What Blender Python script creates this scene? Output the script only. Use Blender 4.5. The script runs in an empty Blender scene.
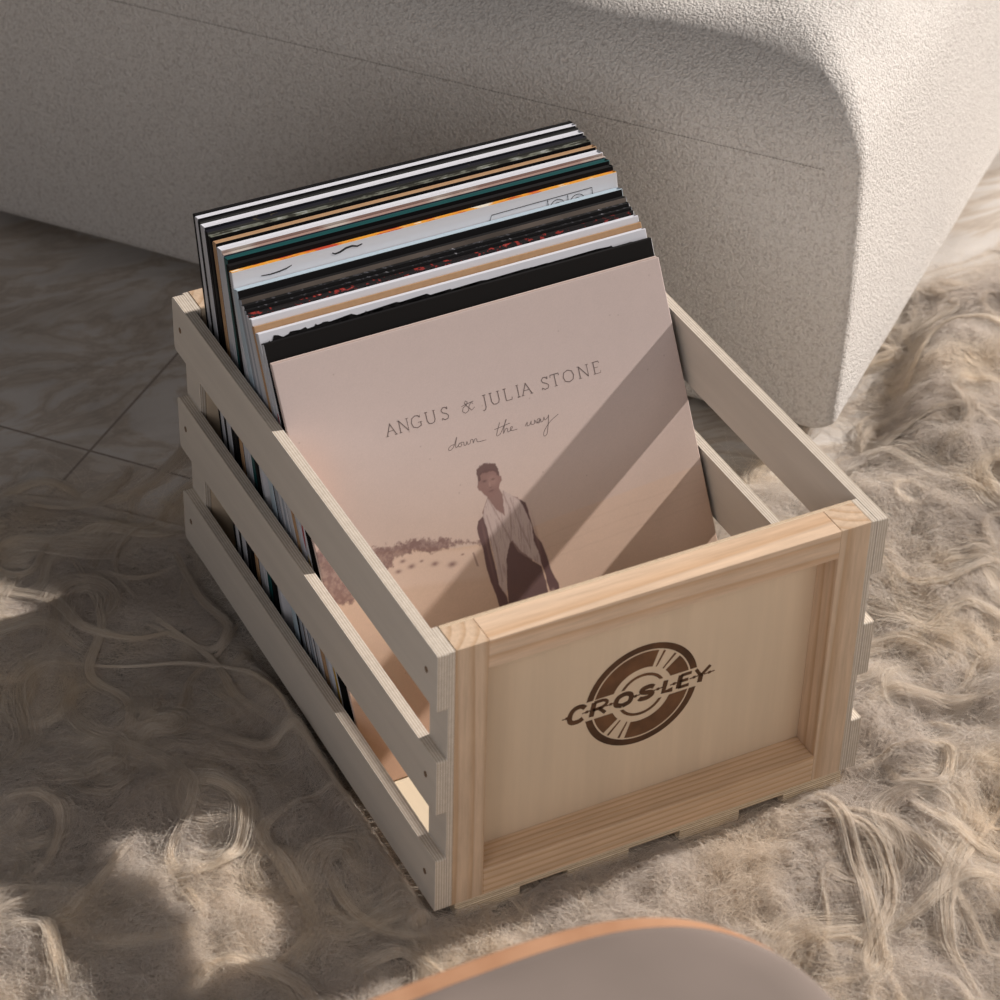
import bpy, bmesh, math, random
import numpy as np
from mathutils import Matrix, Vector

random.seed(7)
RNG = np.random.default_rng(11)
SC = bpy.context.scene
COL = SC.collection

# ------------------------------------------------------------------ camera
cam_d = bpy.data.cameras.new('camera')
cam = bpy.data.objects.new('camera', cam_d)
COL.objects.link(cam)
cam.matrix_world = Matrix(((0.8925, 0.258154, -0.369865, -0.594546),
                           (-0.450487, 0.551039, -0.702437, -1.182893),
                           (0.022473, 0.793544, 0.608097, 1.361749),
                           (0, 0, 0, 1)))
cam_d.sensor_width = 36.0
cam_d.lens = 2769.57 / 1000 * 36.0
cam_d.clip_start = 0.05
cam_d.dof.use_dof = True
cam_d.dof.focus_distance = 2.02
cam_d.dof.aperture_fstop = 11.0
SC.camera = cam

# ------------------------------------------------------------------ world, sun, added fill lights, exposure
SC.view_settings.view_transform = 'Standard'
SC.view_settings.look = 'None'
SC.view_settings.gamma = 1.0
SC.view_settings.use_curve_mapping = False
SC.view_settings.exposure = 0.0

world = bpy.data.worlds.new('room_ambient')
SC.world = world
world.use_nodes = True
bg = world.node_tree.nodes['Background']
bg.inputs[0].default_value = (1.0, 0.94, 0.93, 1)
bg.inputs[1].default_value = 0.075

sun_d = bpy.data.lights.new('sun', 'SUN')
sun_d.energy = 6.1
sun_d.color = (1.0, 0.925, 0.86)
sun_d.angle = math.radians(1.3)
sun = bpy.data.objects.new('sun', sun_d)
COL.objects.link(sun)
sun.rotation_euler = Vector((-1, -0.085, -0.55)).to_track_quat('-Z', 'Y').to_euler()
sun.location = (3, 0.4, 2)

def area_light(name, loc, target, sx, sy, power, color):
    d = bpy.data.lights.new(name, 'AREA')
    d.shape = 'RECTANGLE'; d.size = sx; d.size_y = sy
    d.energy = power; d.color = color
    o = bpy.data.objects.new(name, d); COL.objects.link(o)
    o.location = loc
    o.rotation_euler = (Vector(target) - Vector(loc)).to_track_quat('-Z', 'Y').to_euler()
    return o
area_light('front_fill_light', (0.55, -1.05, 0.95), (0.35, 0.2, 0.1), 0.9, 0.7, 4.3, (1.0, 0.93, 0.87))  # warm fill lamp added to lift the crate front and sofa corner
area_light('side_fill_light', (-0.95, -0.95, 0.95), (0.1, 0.15, 0.1), 0.8, 0.8, 6.0, (1.0, 0.955, 0.95))  # second added fill, brightens the left slats and rug

# ------------------------------------------------------------------ dimensions (metres), crate frame
W, H, D = 0.3103, 0.2276, 0.4535
T1, T2 = 0.0049, 0.0080
PW, PD = 0.0237, 0.0238
FLOOR = -0.030

# ------------------------------------------------------------------ material helpers
def newmat(name):
    m = bpy.data.materials.new(name); m.use_nodes = True
    nt = m.node_tree
    b = nt.nodes['Principled BSDF']
    return m, nt, b
def N(nt, t, **kw):
    n = nt.nodes.new(t)
    for k, v in kw.items():
        if hasattr(n, k): setattr(n, k, v)
        else: n.inputs[k.replace('_', ' ')].default_value = v
    return n
def L(nt, a, b): nt.links.new(a, b)
def ramp(nt, fac, stops, interp='LINEAR'):
    r = nt.nodes.new('ShaderNodeValToRGB'); r.color_ramp.interpolation = interp
    els = r.color_ramp.elements
    while len(els) < len(stops): els.new(0.5)
    for e, (p, c) in zip(els, stops):
        e.position = p; e.color = (*c, 1)
    L(nt, fac, r.inputs[0]); return r.outputs[0]
def coords(nt, scale=(1, 1, 1), loc=(0, 0, 0), rot=(0, 0, 0)):
    tc = nt.nodes.new('ShaderNodeTexCoord'); mp = nt.nodes.new('ShaderNodeMapping')
    mp.inputs['Scale'].default_value = scale; mp.inputs['Location'].default_value = loc; mp.inputs['Rotation'].default_value = rot
    L(nt, tc.outputs['Object'], mp.inputs[0]); return mp.outputs[0]
def mixc(nt, fac, a, b, mode='MIX'):
    m = nt.nodes.new('ShaderNodeMix'); m.data_type = 'RGBA'; m.blend_type = mode
    for s, v in ((m.inputs[0], fac), (m.inputs[6], a), (m.inputs[7], b)):
        if isinstance(v, (int, float)): s.default_value = v
        elif isinstance(v, tuple): s.default_value = (*v, 1)
        else: L(nt, v, s)
    return m.outputs[2]
def bump(nt, b, h, strength=0.3, dist=0.001):
    n = nt.nodes.new('ShaderNodeBump'); n.inputs['Strength'].default_value = strength; n.inputs['Distance'].default_value = dist
    L(nt, h, n.inputs['Height']); L(nt, n.outputs[0], b.inputs['Normal'])
def flat(name, col, rough=0.5, spec=0.4):
    m, nt, b = newmat(name)
    b.inputs['Base Color'].default_value = (*col, 1); b.inputs['Roughness'].default_value = rough
    b.inputs['Specular IOR Level'].default_value = spec
    return m

def ply_mat(name, axis, base=(0.60, 0.485, 0.35), dark=(0.36, 0.25, 0.15), grain='y', period=0.0019):
    """veneer faces; the edge shows the glued layers because colour bands run across the thickness axis"""
    m, nt, b = newmat(name)
    tc = nt.nodes.new('ShaderNodeTexCoord'); sep = nt.nodes.new('ShaderNodeSeparateXYZ')
    L(nt, tc.outputs['Object'], sep.inputs[0])
    wv = nt.nodes.new('ShaderNodeMath'); wv.operation = 'MULTIPLY'; wv.inputs[1].default_value = 2 * math.pi / period
    L(nt, sep.outputs[axis], wv.inputs[0])
    sn = nt.nodes.new('ShaderNodeMath'); sn.operation = 'SINE'; L(nt, wv.outputs[0], sn.inputs[0])
    # only where the surface normal is not along the thickness axis
    geo = nt.nodes.new('ShaderNodeNewGeometry'); sn2 = nt.nodes.new('ShaderNodeSeparateXYZ'); L(nt, geo.outputs['True Normal'], sn2.inputs[0])
    ab = nt.nodes.new('ShaderNodeMath'); ab.operation = 'ABSOLUTE'; L(nt, sn2.outputs[axis], ab.inputs[0])
    edge = nt.nodes.new('ShaderNodeMath'); edge.operation = 'LESS_THAN'; edge.inputs[1].default_value = 0.5; L(nt, ab.outputs[0], edge.inputs[0])
    sc = {'x': (4, 60, 60), 'y': (60, 4, 60), 'z': (60, 60, 4)}[grain]
    no = N(nt, 'ShaderNodeTexNoise', Scale=1.0, Detail=5.0, Roughness=0.6); L(nt, coords(nt, sc), no.inputs['Vector'])
    face = ramp(nt, no.outputs[0], [(0.3, tuple(c * 0.94 for c in base)), (0.55, base), (0.75, tuple(min(1, c * 1.06) for c in base))])
    lay = ramp(nt, sn.outputs[0], [(0.0, dark), (0.35, tuple(c * 0.9 for c in base)), (0.8, tuple(min(1, c * 1.12) for c in base))])
    no2 = N(nt, 'ShaderNodeTexNoise', Scale=240.0, Detail=2.0); L(nt, coords(nt), no2.inputs['Vector'])
    lay2 = mixc(nt, 0.35, lay, ramp(nt, no2.outputs[0], [(0.3, tuple(c * 0.7 for c in base)), (0.7, base)]))
    L(nt, mixc(nt, edge.outputs[0], face, lay2), b.inputs['Base Color'])
    b.inputs['Roughness'].default_value = 0.62; b.inputs['Specular IOR Level'].default_value = 0.3
    bump(nt, b, no.outputs[0], 0.15, 0.0005)
    return m
def pine_mat(name, axis, pith, light=(0.66, 0.505, 0.37), dark=(0.53, 0.365, 0.235), rings=300.0):
    """growth rings around a pith line parallel to the board"""
    m, nt, b = newmat(name)
    rot = {'z': (0, 0, 0), 'x': (0, math.pi / 2, 0), 'y': (math.pi / 2, 0, 0)}[axis]
    tc = nt.nodes.new('ShaderNodeTexCoord')
    sub = nt.nodes.new('ShaderNodeVectorMath'); sub.operation = 'SUBTRACT'; sub.inputs[1].default_value = pith
    L(nt, tc.outputs['Object'], sub.inputs[0])
    st = {'x': (3, 40, 40), 'y': (40, 3, 40), 'z': (40, 40, 3)}[axis]
    dn = N(nt, 'ShaderNodeTexNoise', Scale=1.0, Detail=2.0); L(nt, coords(nt, tuple(s * 0.35 for s in st)), dn.inputs['Vector'])
    off = nt.nodes.new('ShaderNodeVectorMath'); off.operation = 'SCALE'; off.inputs['Scale'].default_value = 0.012
    L(nt, dn.outputs['Color'], off.inputs[0])
    add = nt.nodes.new('ShaderNodeVectorMath'); L(nt, sub.outputs[0], add.inputs[0]); L(nt, off.outputs[0], add.inputs[1])
    msk = {'x': (0.06, 1, 1), 'y': (1, 0.06, 1), 'z': (1, 1, 0.06)}[axis]
    mul = nt.nodes.new('ShaderNodeVectorMath'); mul.operation = 'MULTIPLY'; mul.inputs[1].default_value = msk; L(nt, add.outputs[0], mul.inputs[0])
    ln = nt.nodes.new('ShaderNodeVectorMath'); ln.operation = 'LENGTH'; L(nt, mul.outputs[0], ln.inputs[0])
    k = nt.nodes.new('ShaderNodeMath'); k.operation = 'MULTIPLY'; k.inputs[1].default_value = rings; L(nt, ln.outputs['Value'], k.inputs[0])
    fr = nt.nodes.new('ShaderNodeMath'); fr.operation = 'FRACT'; L(nt, k.outputs[0], fr.inputs[0])
    rc = ramp(nt, fr.outputs[0], [(0.0, light), (0.45, tuple(0.5 * (a + c) for a, c in zip(light, dark)) if False else tuple(c * 0.97 for c in light)), (0.86, dark), (0.94, tuple(c * 0.9 for c in light)), (1.0, light)])
    fn = N(nt, 'ShaderNodeTexNoise', Scale=1.0, Detail=6.0, Roughness=0.7); L(nt, coords(nt, tuple(s * 6 for s in st)), fn.inputs['Vector'])
    fc = ramp(nt, fn.outputs[0], [(0.3, (0.80, 0.78, 0.76)), (0.65, (1.04, 1.02, 1.0))])
    mc = mixc(nt, 1.0, rc, fc, 'MULTIPLY')
    L(nt, mc, b.inputs['Base Color'])
    b.inputs['Roughness'].default_value = 0.55; b.inputs['Specular IOR Level'].default_value = 0.3
    bump(nt, b, fn.outputs[0], 0.12, 0.0005)
    return m

# ------------------------------------------------------------------ object helpers
def link(name, me, mats=(), parent=None):
    o = bpy.data.objects.new(name, me); COL.objects.link(o)
    for m in (mats if isinstance(mats, (list, tuple)) else [mats]): me.materials.append(m)
    if parent is not None: o.parent = parent
    return o
def empty(name, loc=(0, 0, 0), rotz=0.0):
    o = bpy.data.objects.new(name, None); COL.objects.link(o)
    o.empty_display_size = 0.05; o.location = loc; o.rotation_euler = (0, 0, rotz); return o
def tag(o, label=None, cat=None, group=None, kind=None):
    for k, v in (('label', label), ('category', cat), ('group', group), ('kind', kind)):
        if v: o[k] = v
    return o
def box_bm(x0, x1, y0, y1, z0, z1, bevel=0.0004, seg=1, bm=None):
    nb = bmesh.new()
    bmesh.ops.create_cube(nb, size=1.0)
    for v in nb.verts:
        v.co = Vector((x0 + (v.co.x + .5) * (x1 - x0), y0 + (v.co.y + .5) * (y1 - y0), z0 + (v.co.z + .5) * (z1 - z0)))
    if bevel: bmesh.ops.bevel(nb, geom=list(nb.edges), offset=bevel, segments=seg, affect='EDGES', profile=0.6)
    if bm is None: return nb
    me = bpy.data.meshes.new('t'); nb.to_mesh(me); nb.free(); bm.from_mesh(me); bpy.data.meshes.remove(me)
    return bm
def bm_link(name, bm, mats, parent=None, smooth=False):
    me = bpy.data.meshes.new(name)
    bmesh.ops.recalc_face_normals(bm, faces=list(bm.faces))
    bm.to_mesh(me); bm.free()
    if smooth:
        for p in me.polygons: p.use_smooth = True
    return link(name, me, mats, parent)
def box(name, x0, x1, y0, y1, z0, z1, mat, parent=None, bevel=0.0004, label=None):
    o = bm_link(name, box_bm(x0, x1, y0, y1, z0, z1, bevel), mat, parent)
    if label: o['label'] = label
    return o
def prism_bm(bm, outline, to3, th):
    """outline: 2-D polygon, to3(u, v, w) -> world point, extruded by th along w"""
    a = [bm.verts.new(to3(u, v, 0)) for u, v in outline]
    b = [bm.verts.new(to3(u, v, th)) for u, v in outline]
    n = len(a)
    f = [bm.faces.new(a), bm.faces.new(list(reversed(b)))]
    for i in range(n): f.append(bm.faces.new((a[i], b[i], b[(i + 1) % n], a[(i + 1) % n])))
    return f
def ribbon_bm(bm, pts, w, to3, th=0.00012, taper=False):
    """flat ink stroke following pts"""
    pts = [Vector(p) for p in pts]
    n = len(pts); Lp, Rp = [], []
    for i, p in enumerate(pts):
        d = (pts[min(i + 1, n - 1)] - pts[max(i - 1, 0)])
        d = d.normalized() if d.length > 1e-9 else Vector((1, 0))
        nn = Vector((-d.y, d.x)); ww = w * 0.5
        if taper: ww *= 0.55 + 0.45 * math.sin(math.pi * i / max(1, n - 1))
        Lp.append(p + nn * ww); Rp.append(p - nn * ww)
    tl = [bm.verts.new(to3(q.x, q.y, th)) for q in Lp]; tr = [bm.verts.new(to3(q.x, q.y, th)) for q in Rp]
    bl = [bm.verts.new(to3(q.x, q.y, 0)) for q in Lp]; br = [bm.verts.new(to3(q.x, q.y, 0)) for q in Rp]
    for i in range(n - 1):
        bm.faces.new((tl[i], tl[i + 1], tr[i + 1], tr[i]))
        bm.faces.new((bl[i], tl[i], tl[i + 1], bl[i + 1])) if False else bm.faces.new((bl[i], bl[i + 1], tl[i + 1], tl[i]))
        bm.faces.new((tr[i], tr[i + 1], br[i + 1], br[i]))
    bm.faces.new((tl[0], tr[0], br[0], bl[0])); bm.faces.new((tl[-1], bl[-1], br[-1], tr[-1]))

def smooth2(st, n=4):
    out = []
    for i in range(len(st) - 1):
        p0, p1, p2, p3 = [np.array(st[min(max(j, 0), len(st) - 1)], float) for j in (i - 1, i, i + 1, i + 2)]
        for q in range(n):
            u = q / n; out.append(tuple(.5 * (2 * p1 + (p2 - p0) * u + (2 * p0 - 5 * p1 + 4 * p2 - p3) * u * u + (3 * p1 - p0 - 3 * p2 + p3) * u ** 3)))
    out.append(tuple(st[-1])); return out

# ------------------------------------------------------------------ noise in numpy
def value_noise(x, y, scale, seed, octaves=3):
    s = 0; w = 1; tot = 0
    for o in range(octaves):
        g = np.random.default_rng(seed + o).random((256, 256)); a = x * scale * 2 ** o + 17.3 * o; b = y * scale * 2 ** o + 9.1 * o
        i = np.floor(a).astype(int); j = np.floor(b).astype(int); u = a - i; v = b - j; u = u * u * (3 - 2 * u); v = v * v * (3 - 2 * v)
        i0, i1, j0, j1 = i % 256, (i + 1) % 256, j % 256, (j + 1) % 256
        s = s + w * (g[i0, j0] * (1 - u) * (1 - v) + g[i1, j0] * u * (1 - v) + g[i0, j1] * (1 - u) * v + g[i1, j1] * u * v); tot += w; w *= .55
    return s / tot * 2 - 1
def make_noise(seed, octaves=4, base=1.0):
    r = np.random.default_rng(seed); T = []
    for o in range(octaves):
        for k in range(6):
            a = r.uniform(0, 2 * np.pi); f = base * 2 ** o * r.uniform(0.7, 1.4)
            T.append((np.cos(a) * f, np.sin(a) * f, r.uniform(0, 6.28), 0.5 ** o / 2.4))
    def fn(x, y):
        s = 0
        for a, b, p, w in T: s = s + w * np.sin(6.283 * (a * x + b * y) + p)
        return s
    return fn
def sstep(a, b, x):
    t = np.clip((x - a) / (b - a), 0, 1); return t * t * (3 - 2 * t)

# ================================================================== SETTING: marble floor
def build_floor():
    m, nt, b = newmat('marble_tile')
    c = coords(nt, rot=(0, 0, -math.radians(40.9)))
    # tile cells with grout, rotated grid through the measured joint crossing
    sep = nt.nodes.new('ShaderNodeSeparateXYZ'); L(nt, c, sep.inputs[0])
    # crossing (-0.03, 0.635) in the rotated frame
    ca, sa = math.cos(-math.radians(40.9)), math.sin(-math.radians(40.9))
    gx, gy = -0.03 * ca - 0.632 * sa, -0.03 * sa + 0.632 * ca
    ds = []
    for i, g in ((0, gx), (1, gy)):
        s = nt.nodes.new('ShaderNodeMath'); s.operation = 'SUBTRACT'; s.inputs[1].default_value = g; L(nt, sep.outputs[i], s.inputs[0])
        pp = nt.nodes.new('ShaderNodeMath'); pp.operation = 'PINGPONG'; pp.inputs[1].default_value = 0.45; L(nt, s.outputs[0], pp.inputs[0])
        ds.append(pp.outputs[0])
    mn = nt.nodes.new('ShaderNodeMath'); mn.operation = 'MINIMUM'; L(nt, ds[0], mn.inputs[0]); L(nt, ds[1], mn.inputs[1])
    grout = nt.nodes.new('ShaderNodeMath'); grout.operation = 'LESS_THAN'; grout.inputs[1].default_value = 0.0012; L(nt, mn.outputs[0], grout.inputs[0])
    n1 = N(nt, 'ShaderNodeTexNoise', Scale=5.0, Detail=8.0, Roughness=0.62, Distortion=1.3); L(nt, coords(nt, (1, 2.2, 1), rot=(0, 0, 0.5)), n1.inputs['Vector'])
    n2 = N(nt, 'ShaderNodeTexNoise', Scale=4.5, Detail=8.0, Roughness=0.62, Distortion=1.6); L(nt, coords(nt, (1, 2.6, 1), (3, 1, 0), (0, 0, 0.65)), n2.inputs['Vector'])
    base = ramp(nt, n1.outputs[0], [(0.25, (0.42, 0.40, 0.385)), (0.45, (0.56, 0.545, 0.53)), (0.62, (0.64, 0.63, 0.62)), (0.8, (0.52, 0.50, 0.48))])
    vein = ramp(nt, n2.outputs[0], [(0.42, (1, 1, 1)), (0.475, (0.74, 0.60, 0.44)), (0.50, (0.50, 0.38, 0.27)), (0.53, (0.85, 0.76, 0.64)), (0.58, (1, 1, 1))])
    col = mixc(nt, 0.5, base, vein, 'MULTIPLY')
    col = mixc(nt, grout.outputs[0], col, (0.26, 0.225, 0.20))
    col = mixc(nt, 1.0, col, (1.0, 0.965, 0.93), 'MULTIPLY')
    L(nt, col, b.inputs['Base Color']); b.inputs['Roughness'].default_value = 0.32
    inv = nt.nodes.new('ShaderNodeMath'); inv.operation = 'SUBTRACT'; inv.inputs[0].default_value = 1.0; L(nt, grout.outputs[0], inv.inputs[1])
    bump(nt, b, inv.outputs[0], 0.5, 0.001)
    bm = box_bm(-1.6, 2.6, -1.6, 2.8, FLOOR - 0.03, FLOOR, 0)
    tag(bm_link('floor', bm, m), kind='structure')
build_floor()

# ================================================================== SOFA
SA = Vector((0.532, 0.362, 0))         # bottom front corner (xy)
SU = Vector((-0.633, 0.774, 0)).normalized()      # along the long face, away from the corner
SV = Vector((0.774, 0.633, 0)).normalized()       # along the right-hand face
def boucle():
    m, nt, b = newmat('boucle_fabric')
    c = coords(nt)
    dn = N(nt, 'ShaderNodeTexNoise', Scale=260.0, Detail=2.0); L(nt, c, dn.inputs['Vector'])
    mx = nt.nodes.new('ShaderNodeVectorMath'); mx.operation = 'SCALE'; mx.inputs['Scale'].default_value = 0.0035; L(nt, dn.outputs['Color'], mx.inputs[0])
    ad = nt.nodes.new('ShaderNodeVectorMath'); L(nt, c, ad.inputs[0]); L(nt, mx.outputs[0], ad.inputs[1])
    v = N(nt, 'ShaderNodeTexVoronoi', Scale=460.0); L(nt, ad.outputs[0], v.inputs['Vector'])
    n = N(nt, 'ShaderNodeTexNoise', Scale=300.0, Detail=4.0, Roughness=0.6, Distortion=0.6); L(nt, c, n.inputs['Vector'])
    h = nt.nodes.new('ShaderNodeMath'); h.operation = 'SUBTRACT'; L(nt, n.outputs[0], h.inputs[0])
    vm = nt.nodes.new('ShaderNodeMath'); vm.operation = 'MULTIPLY'; vm.inputs[1].default_value = 0.55; L(nt, v.outputs['Distance'], vm.inputs[0]); L(nt, vm.outputs[0], h.inputs[1])
    col = ramp(nt, h.outputs[0], [(0.0, (0.57, 0.53, 0.50)), (0.2, (0.70, 0.665, 0.63)), (0.45, (0.77, 0.74, 0.71))])
    L(nt, col, b.inputs['Base Color']); b.inputs['Roughness'].default_value = 0.95; b.inputs['Specular IOR Level'].default_value = 0.1
    b.inputs['Sheen Weight'].default_value = 0.25
    bump(nt, b, h.outputs[0], 0.9, 0.0022)
    return m
BOU = boucle()
def build_sofa():
    root = empty('sofa', (SA.x, SA.y, FLOOR)); tag(root, 'low cream boucle fabric sofa with rounded edges behind the record crate', 'sofa')
    zb, zt, R, RC = -0.014, 0.329, 0.088, 0.016
    LU, LV = 1.35, 1.15
    # top view outline with rounded corners, profile with bottom roll and big top rounding
    prof = []                                           # (inset, z)
    for i in range(7):
        a = math.pi / 2 * i / 6; prof.append((0.014 * (1 - math.sin(a)), zb + 0.014 * (1 - math.cos(a))))
    for i in range(1, 24): prof.append((-0.004 * math.sin(math.pi * i / 24), zb + 0.014 + (zt - R - zb - 0.014) * i / 24))
    for i in range(1, 19):
        a = math.pi / 2 * i / 18; prof.append((R * (1 - math.cos(a)), zt - R + R * math.sin(a)))
    for i in range(1, 13):
        t = i / 12; prof.append((R + .30 * t, zt + .070 * math.sin(math.pi / 2 * t)))  # crown added to the seat to throw more shade on the left rug
    def ring(inset):
        pts = []
        r = RC + inset * 0.06
        lu, lv = LU - 2 * inset, LV - 2 * inset
        r2 = r
        cor = [((0, 0), math.pi, 1), ((lu, 0), -math.pi / 2, 1), ((lu, lv), 0, 1), ((0, lv), math.pi / 2, 1)]
        for (cu, cv), a0, _ in cor:
            ccu = r2 if cu == 0 else lu - r2; ccv = r2 if cv == 0 else lv - r2
            for k in range(9):
                a = a0 + math.pi / 2 * k / 8; pts.append((inset + ccu + r2 * math.cos(a), inset + ccv + r2 * math.sin(a)))
        # subdivide straight parts
        out = []
        for i in range(len(pts)):
            p, q = pts[i], pts[(i + 1) % len(pts)]
            out.append(p)
            if i % 9 == 8:
                for k in range(1, 40): out.append((p[0] + (q[0] - p[0]) * k / 40, p[1] + (q[1] - p[1]) * k / 40))
        return out
    bm = bmesh.new(); rings = []
    ns = make_noise(5, 3, 2.0)
    for ins, z in prof:
        pr = ring(ins); vs = []
        for (u, v) in pr:
            dz = 0.0018 * float(ns(u * 2 + z, v * 2 + z * 1.3))
            P = SU * (u) + SV * (v)
            vs.append(bm.verts.new((P.x, P.y, z - FLOOR + (dz if 0.02 < z else 0.5 * dz))))
        rings.append(vs)
    for a, b2 in zip(rings, rings[1:]):
        for i in range(len(a)): bm.faces.new((a[i], a[(i + 1) % len(a)], b2[(i + 1) % len(a)], b2[i]))
    bm.faces.new(rings[-1]); bm.faces.new(list(reversed(rings[0])))
    bm_link('upholstered_base', bm, BOU, root, True)
    # stitched seam just under the rounding on the long face and the short face
    bm = bmesh.new()
    zs = 0.242 - FLOOR
    def seam(face, s0, s1, n):
        k = 0
        for i in range(n):
            t0 = s0 + (s1 - s0) * i / n; t1 = t0 + (s1 - s0) / n * 0.72
            for ta, tb in ((t0, t1),):
                if face == 0: A = SU * ta - SV * -0.0; B = SU * tb; off = -SV * 0.0006
                else: A = SV * ta; B = SV * tb; off = -SU * 0.0006
                A = A + off; B = B + off
                h = 0.00035
                vs = [bm.verts.new((A.x, A.y, zs - h)), bm.verts.new((B.x, B.y, zs - h)), bm.verts.new((B.x, B.y, zs + h)), bm.verts.new((A.x, A.y, zs + h))]
                bm.faces.new(vs)
    seam(0, 0.03, 1.2, 420)
    o = bm_link('stitched_seam', bm, flat('seam_thread', (0.27, 0.245, 0.225), 0.9), root)
    o['label'] = 'darker stitched seam line'
    # recessed plinth feet
    ft = flat('dark_foot', (0.03, 0.027, 0.025), 0.6)
    for u, v in ((0.16, 0.14), (1.2, 0.14), (1.2, 1.0), (0.16, 1.0)):
        P = SU * u + SV * v
        bm = bmesh.new(); bmesh.ops.create_cone(bm, cap_ends=True, segments=20, radius1=0.028, radius2=0.034, depth=0.027)
        bmesh.ops.translate(bm, verts=bm.verts, vec=(P.x, P.y, 0.0135)); bm_link('foot', bm, ft, root, True)
build_sofa()

# ================================================================== SHEEPSKIN RUG
RUG = [(-.60, .45), (-.30, .56), (-.11, .60), (-.06, .565), (0, .50), (.10, .44), (.25, .40), (.40, .36), (.45, .35), (.50, .325), (.575, .355),
       (.625, .415), (.684, .475), (.745, .525), (.82, .525), (1.0, .49), (1.12, .2), (1.0, -.3), (.6, -.6), (0, -.72), (-.5, -.6), (-.72, 0)]
def poly_sd(x, y, poly):
    """signed distance, positive inside"""
    x = np.asarray(x, float); y = np.asarray(y, float)
    inside = np.zeros(x.shape, bool); dmin = np.full(x.shape, 1e9)
    n = len(poly)
    for i in range(n):
        x0, y0 = poly[i]; x1, y1 = poly[(i + 1) % n]
        c = ((y0 > y) != (y1 > y)) & (x < (x1 - x0) * (y - y0) / (y1 - y0 + 1e-12) + x0)
        inside ^= c
        t = np.clip(((x - x0) * (x1 - x0) + (y - y0) * (y1 - y0)) / ((x1 - x0) ** 2 + (y1 - y0) ** 2), 0, 1)
        dmin = np.minimum(dmin, np.hypot(x - x0 - t * (x1 - x0), y - y0 - t * (y1 - y0)))
    return np.where(inside, dmin, -dmin)
nz1 = make_noise(21, 3, 3.0); nz2 = make_noise(22, 3, 9.0); nzA = make_noise(23, 2, 2.2); nzB = make_noise(24, 2, 5.5)
def foot_dist(x, y):
    dx = np.maximum(np.maximum(-0.014 - x, x - 0.3245), 0); dy = np.maximum(np.maximum(-0.001 - y, y - 0.455), 0)
    return np.hypot(dx, dy)
def low(x, y):      # pile shaped lower at far left to keep it out of the sun
    return 1 - .85 * sstep(.22, .36, y) * (1 - sstep(-.03, .06, x))
def rug_h(x, y):
    e = poly_sd(x, y, RUG)
    h = 0.0035 + 0.006 * nz1(x, y) + 0.003 * nz2(x, y)
    h = h + 0.030 * np.exp(-(((x - .73) / .15) ** 2 + ((y - .40) / .10) ** 2)) + 0.012 * np.exp(-(((x - .60) / .16) ** 2 + ((y - .15) / .2) ** 2))
    h = np.maximum(h, -0.004)
    fd = foot_dist(x, y)
    h = h * np.where(y < 0, sstep(0.004, 0.05, fd), sstep(-.004, 0.018, fd)) + 0.013 * np.exp(-((fd - .010) / .009) ** 2) * (fd > 0) * (x < -.01) * (y > 0)
    h = h * sstep(0, .05, e)
    h = h * low(x, y) - .0070 * (1 - low(x, y))
    return np.minimum(-0.019 + h, 0.05) - 0.009 * (1 - sstep(0.0, 0.03, e))
def wool_mat(name, c_root, c_mid, c_tip):
    m, nt, b = newmat(name)
    hi = nt.nodes.new('ShaderNodeHairInfo')
    geo = nt.nodes.new('ShaderNodeNewGeometry')
    nz = N(nt, 'ShaderNodeTexNoise', Scale=7.0, Detail=3.0); L(nt, geo.outputs['Position'], nz.inputs['Vector'])
    c = ramp(nt, hi.outputs['Random'], [(0.0, c_root), (0.5, c_mid), (1.0, c_tip)])
    patch = ramp(nt, nz.outputs[0], [(0.36, (0.84, 0.82, 0.81)), (0.52, (1, 1, 1)), (0.68, (1.03, 1.0, 0.94))])
    c = mixc(nt, 1.0, c, patch, 'MULTIPLY')
    L(nt, c, b.inputs['Base Color']); b.inputs['Roughness'].default_value = 0.5; b.inputs['Specular IOR Level'].default_value = 0.35
    tr = nt.nodes.new('ShaderNodeBsdfTranslucent'); L(nt, c, tr.inputs[0])
    mx = nt.nodes.new('ShaderNodeMixShader'); mx.inputs[0].default_value = 0.58
    L(nt, b.outputs[0], mx.inputs[1]); L(nt, tr.outputs[0], mx.inputs[2])
    L(nt, mx.outputs[0], nt.nodes['Material Output'].inputs['Surface'])
    return m
def hair_object(name, P, radius, mat, parent):
    """P: (n, k, 3) strand points"""
    n, k, _ = P.shape
    hc = bpy.data.hair_curves.new(name)
    hc.add_curves([k] * n)
    hc.position_data.foreach_set('vector', P.astype(np.float32).ravel())
    a = hc.attributes.get('radius') or hc.attributes.new('radius', 'FLOAT', 'POINT')
    t = np.linspace(0, 1, k)
    rr = (radius[:, None] * (1 - 0.65 * t ** 2)[None, :]).astype(np.float32)
    a.data.foreach_set('value', rr.ravel())
    hc.materials.append(mat)
    o = bpy.data.objects.new(name, hc); COL.objects.link(o)
    o.parent = parent
    return o
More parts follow.
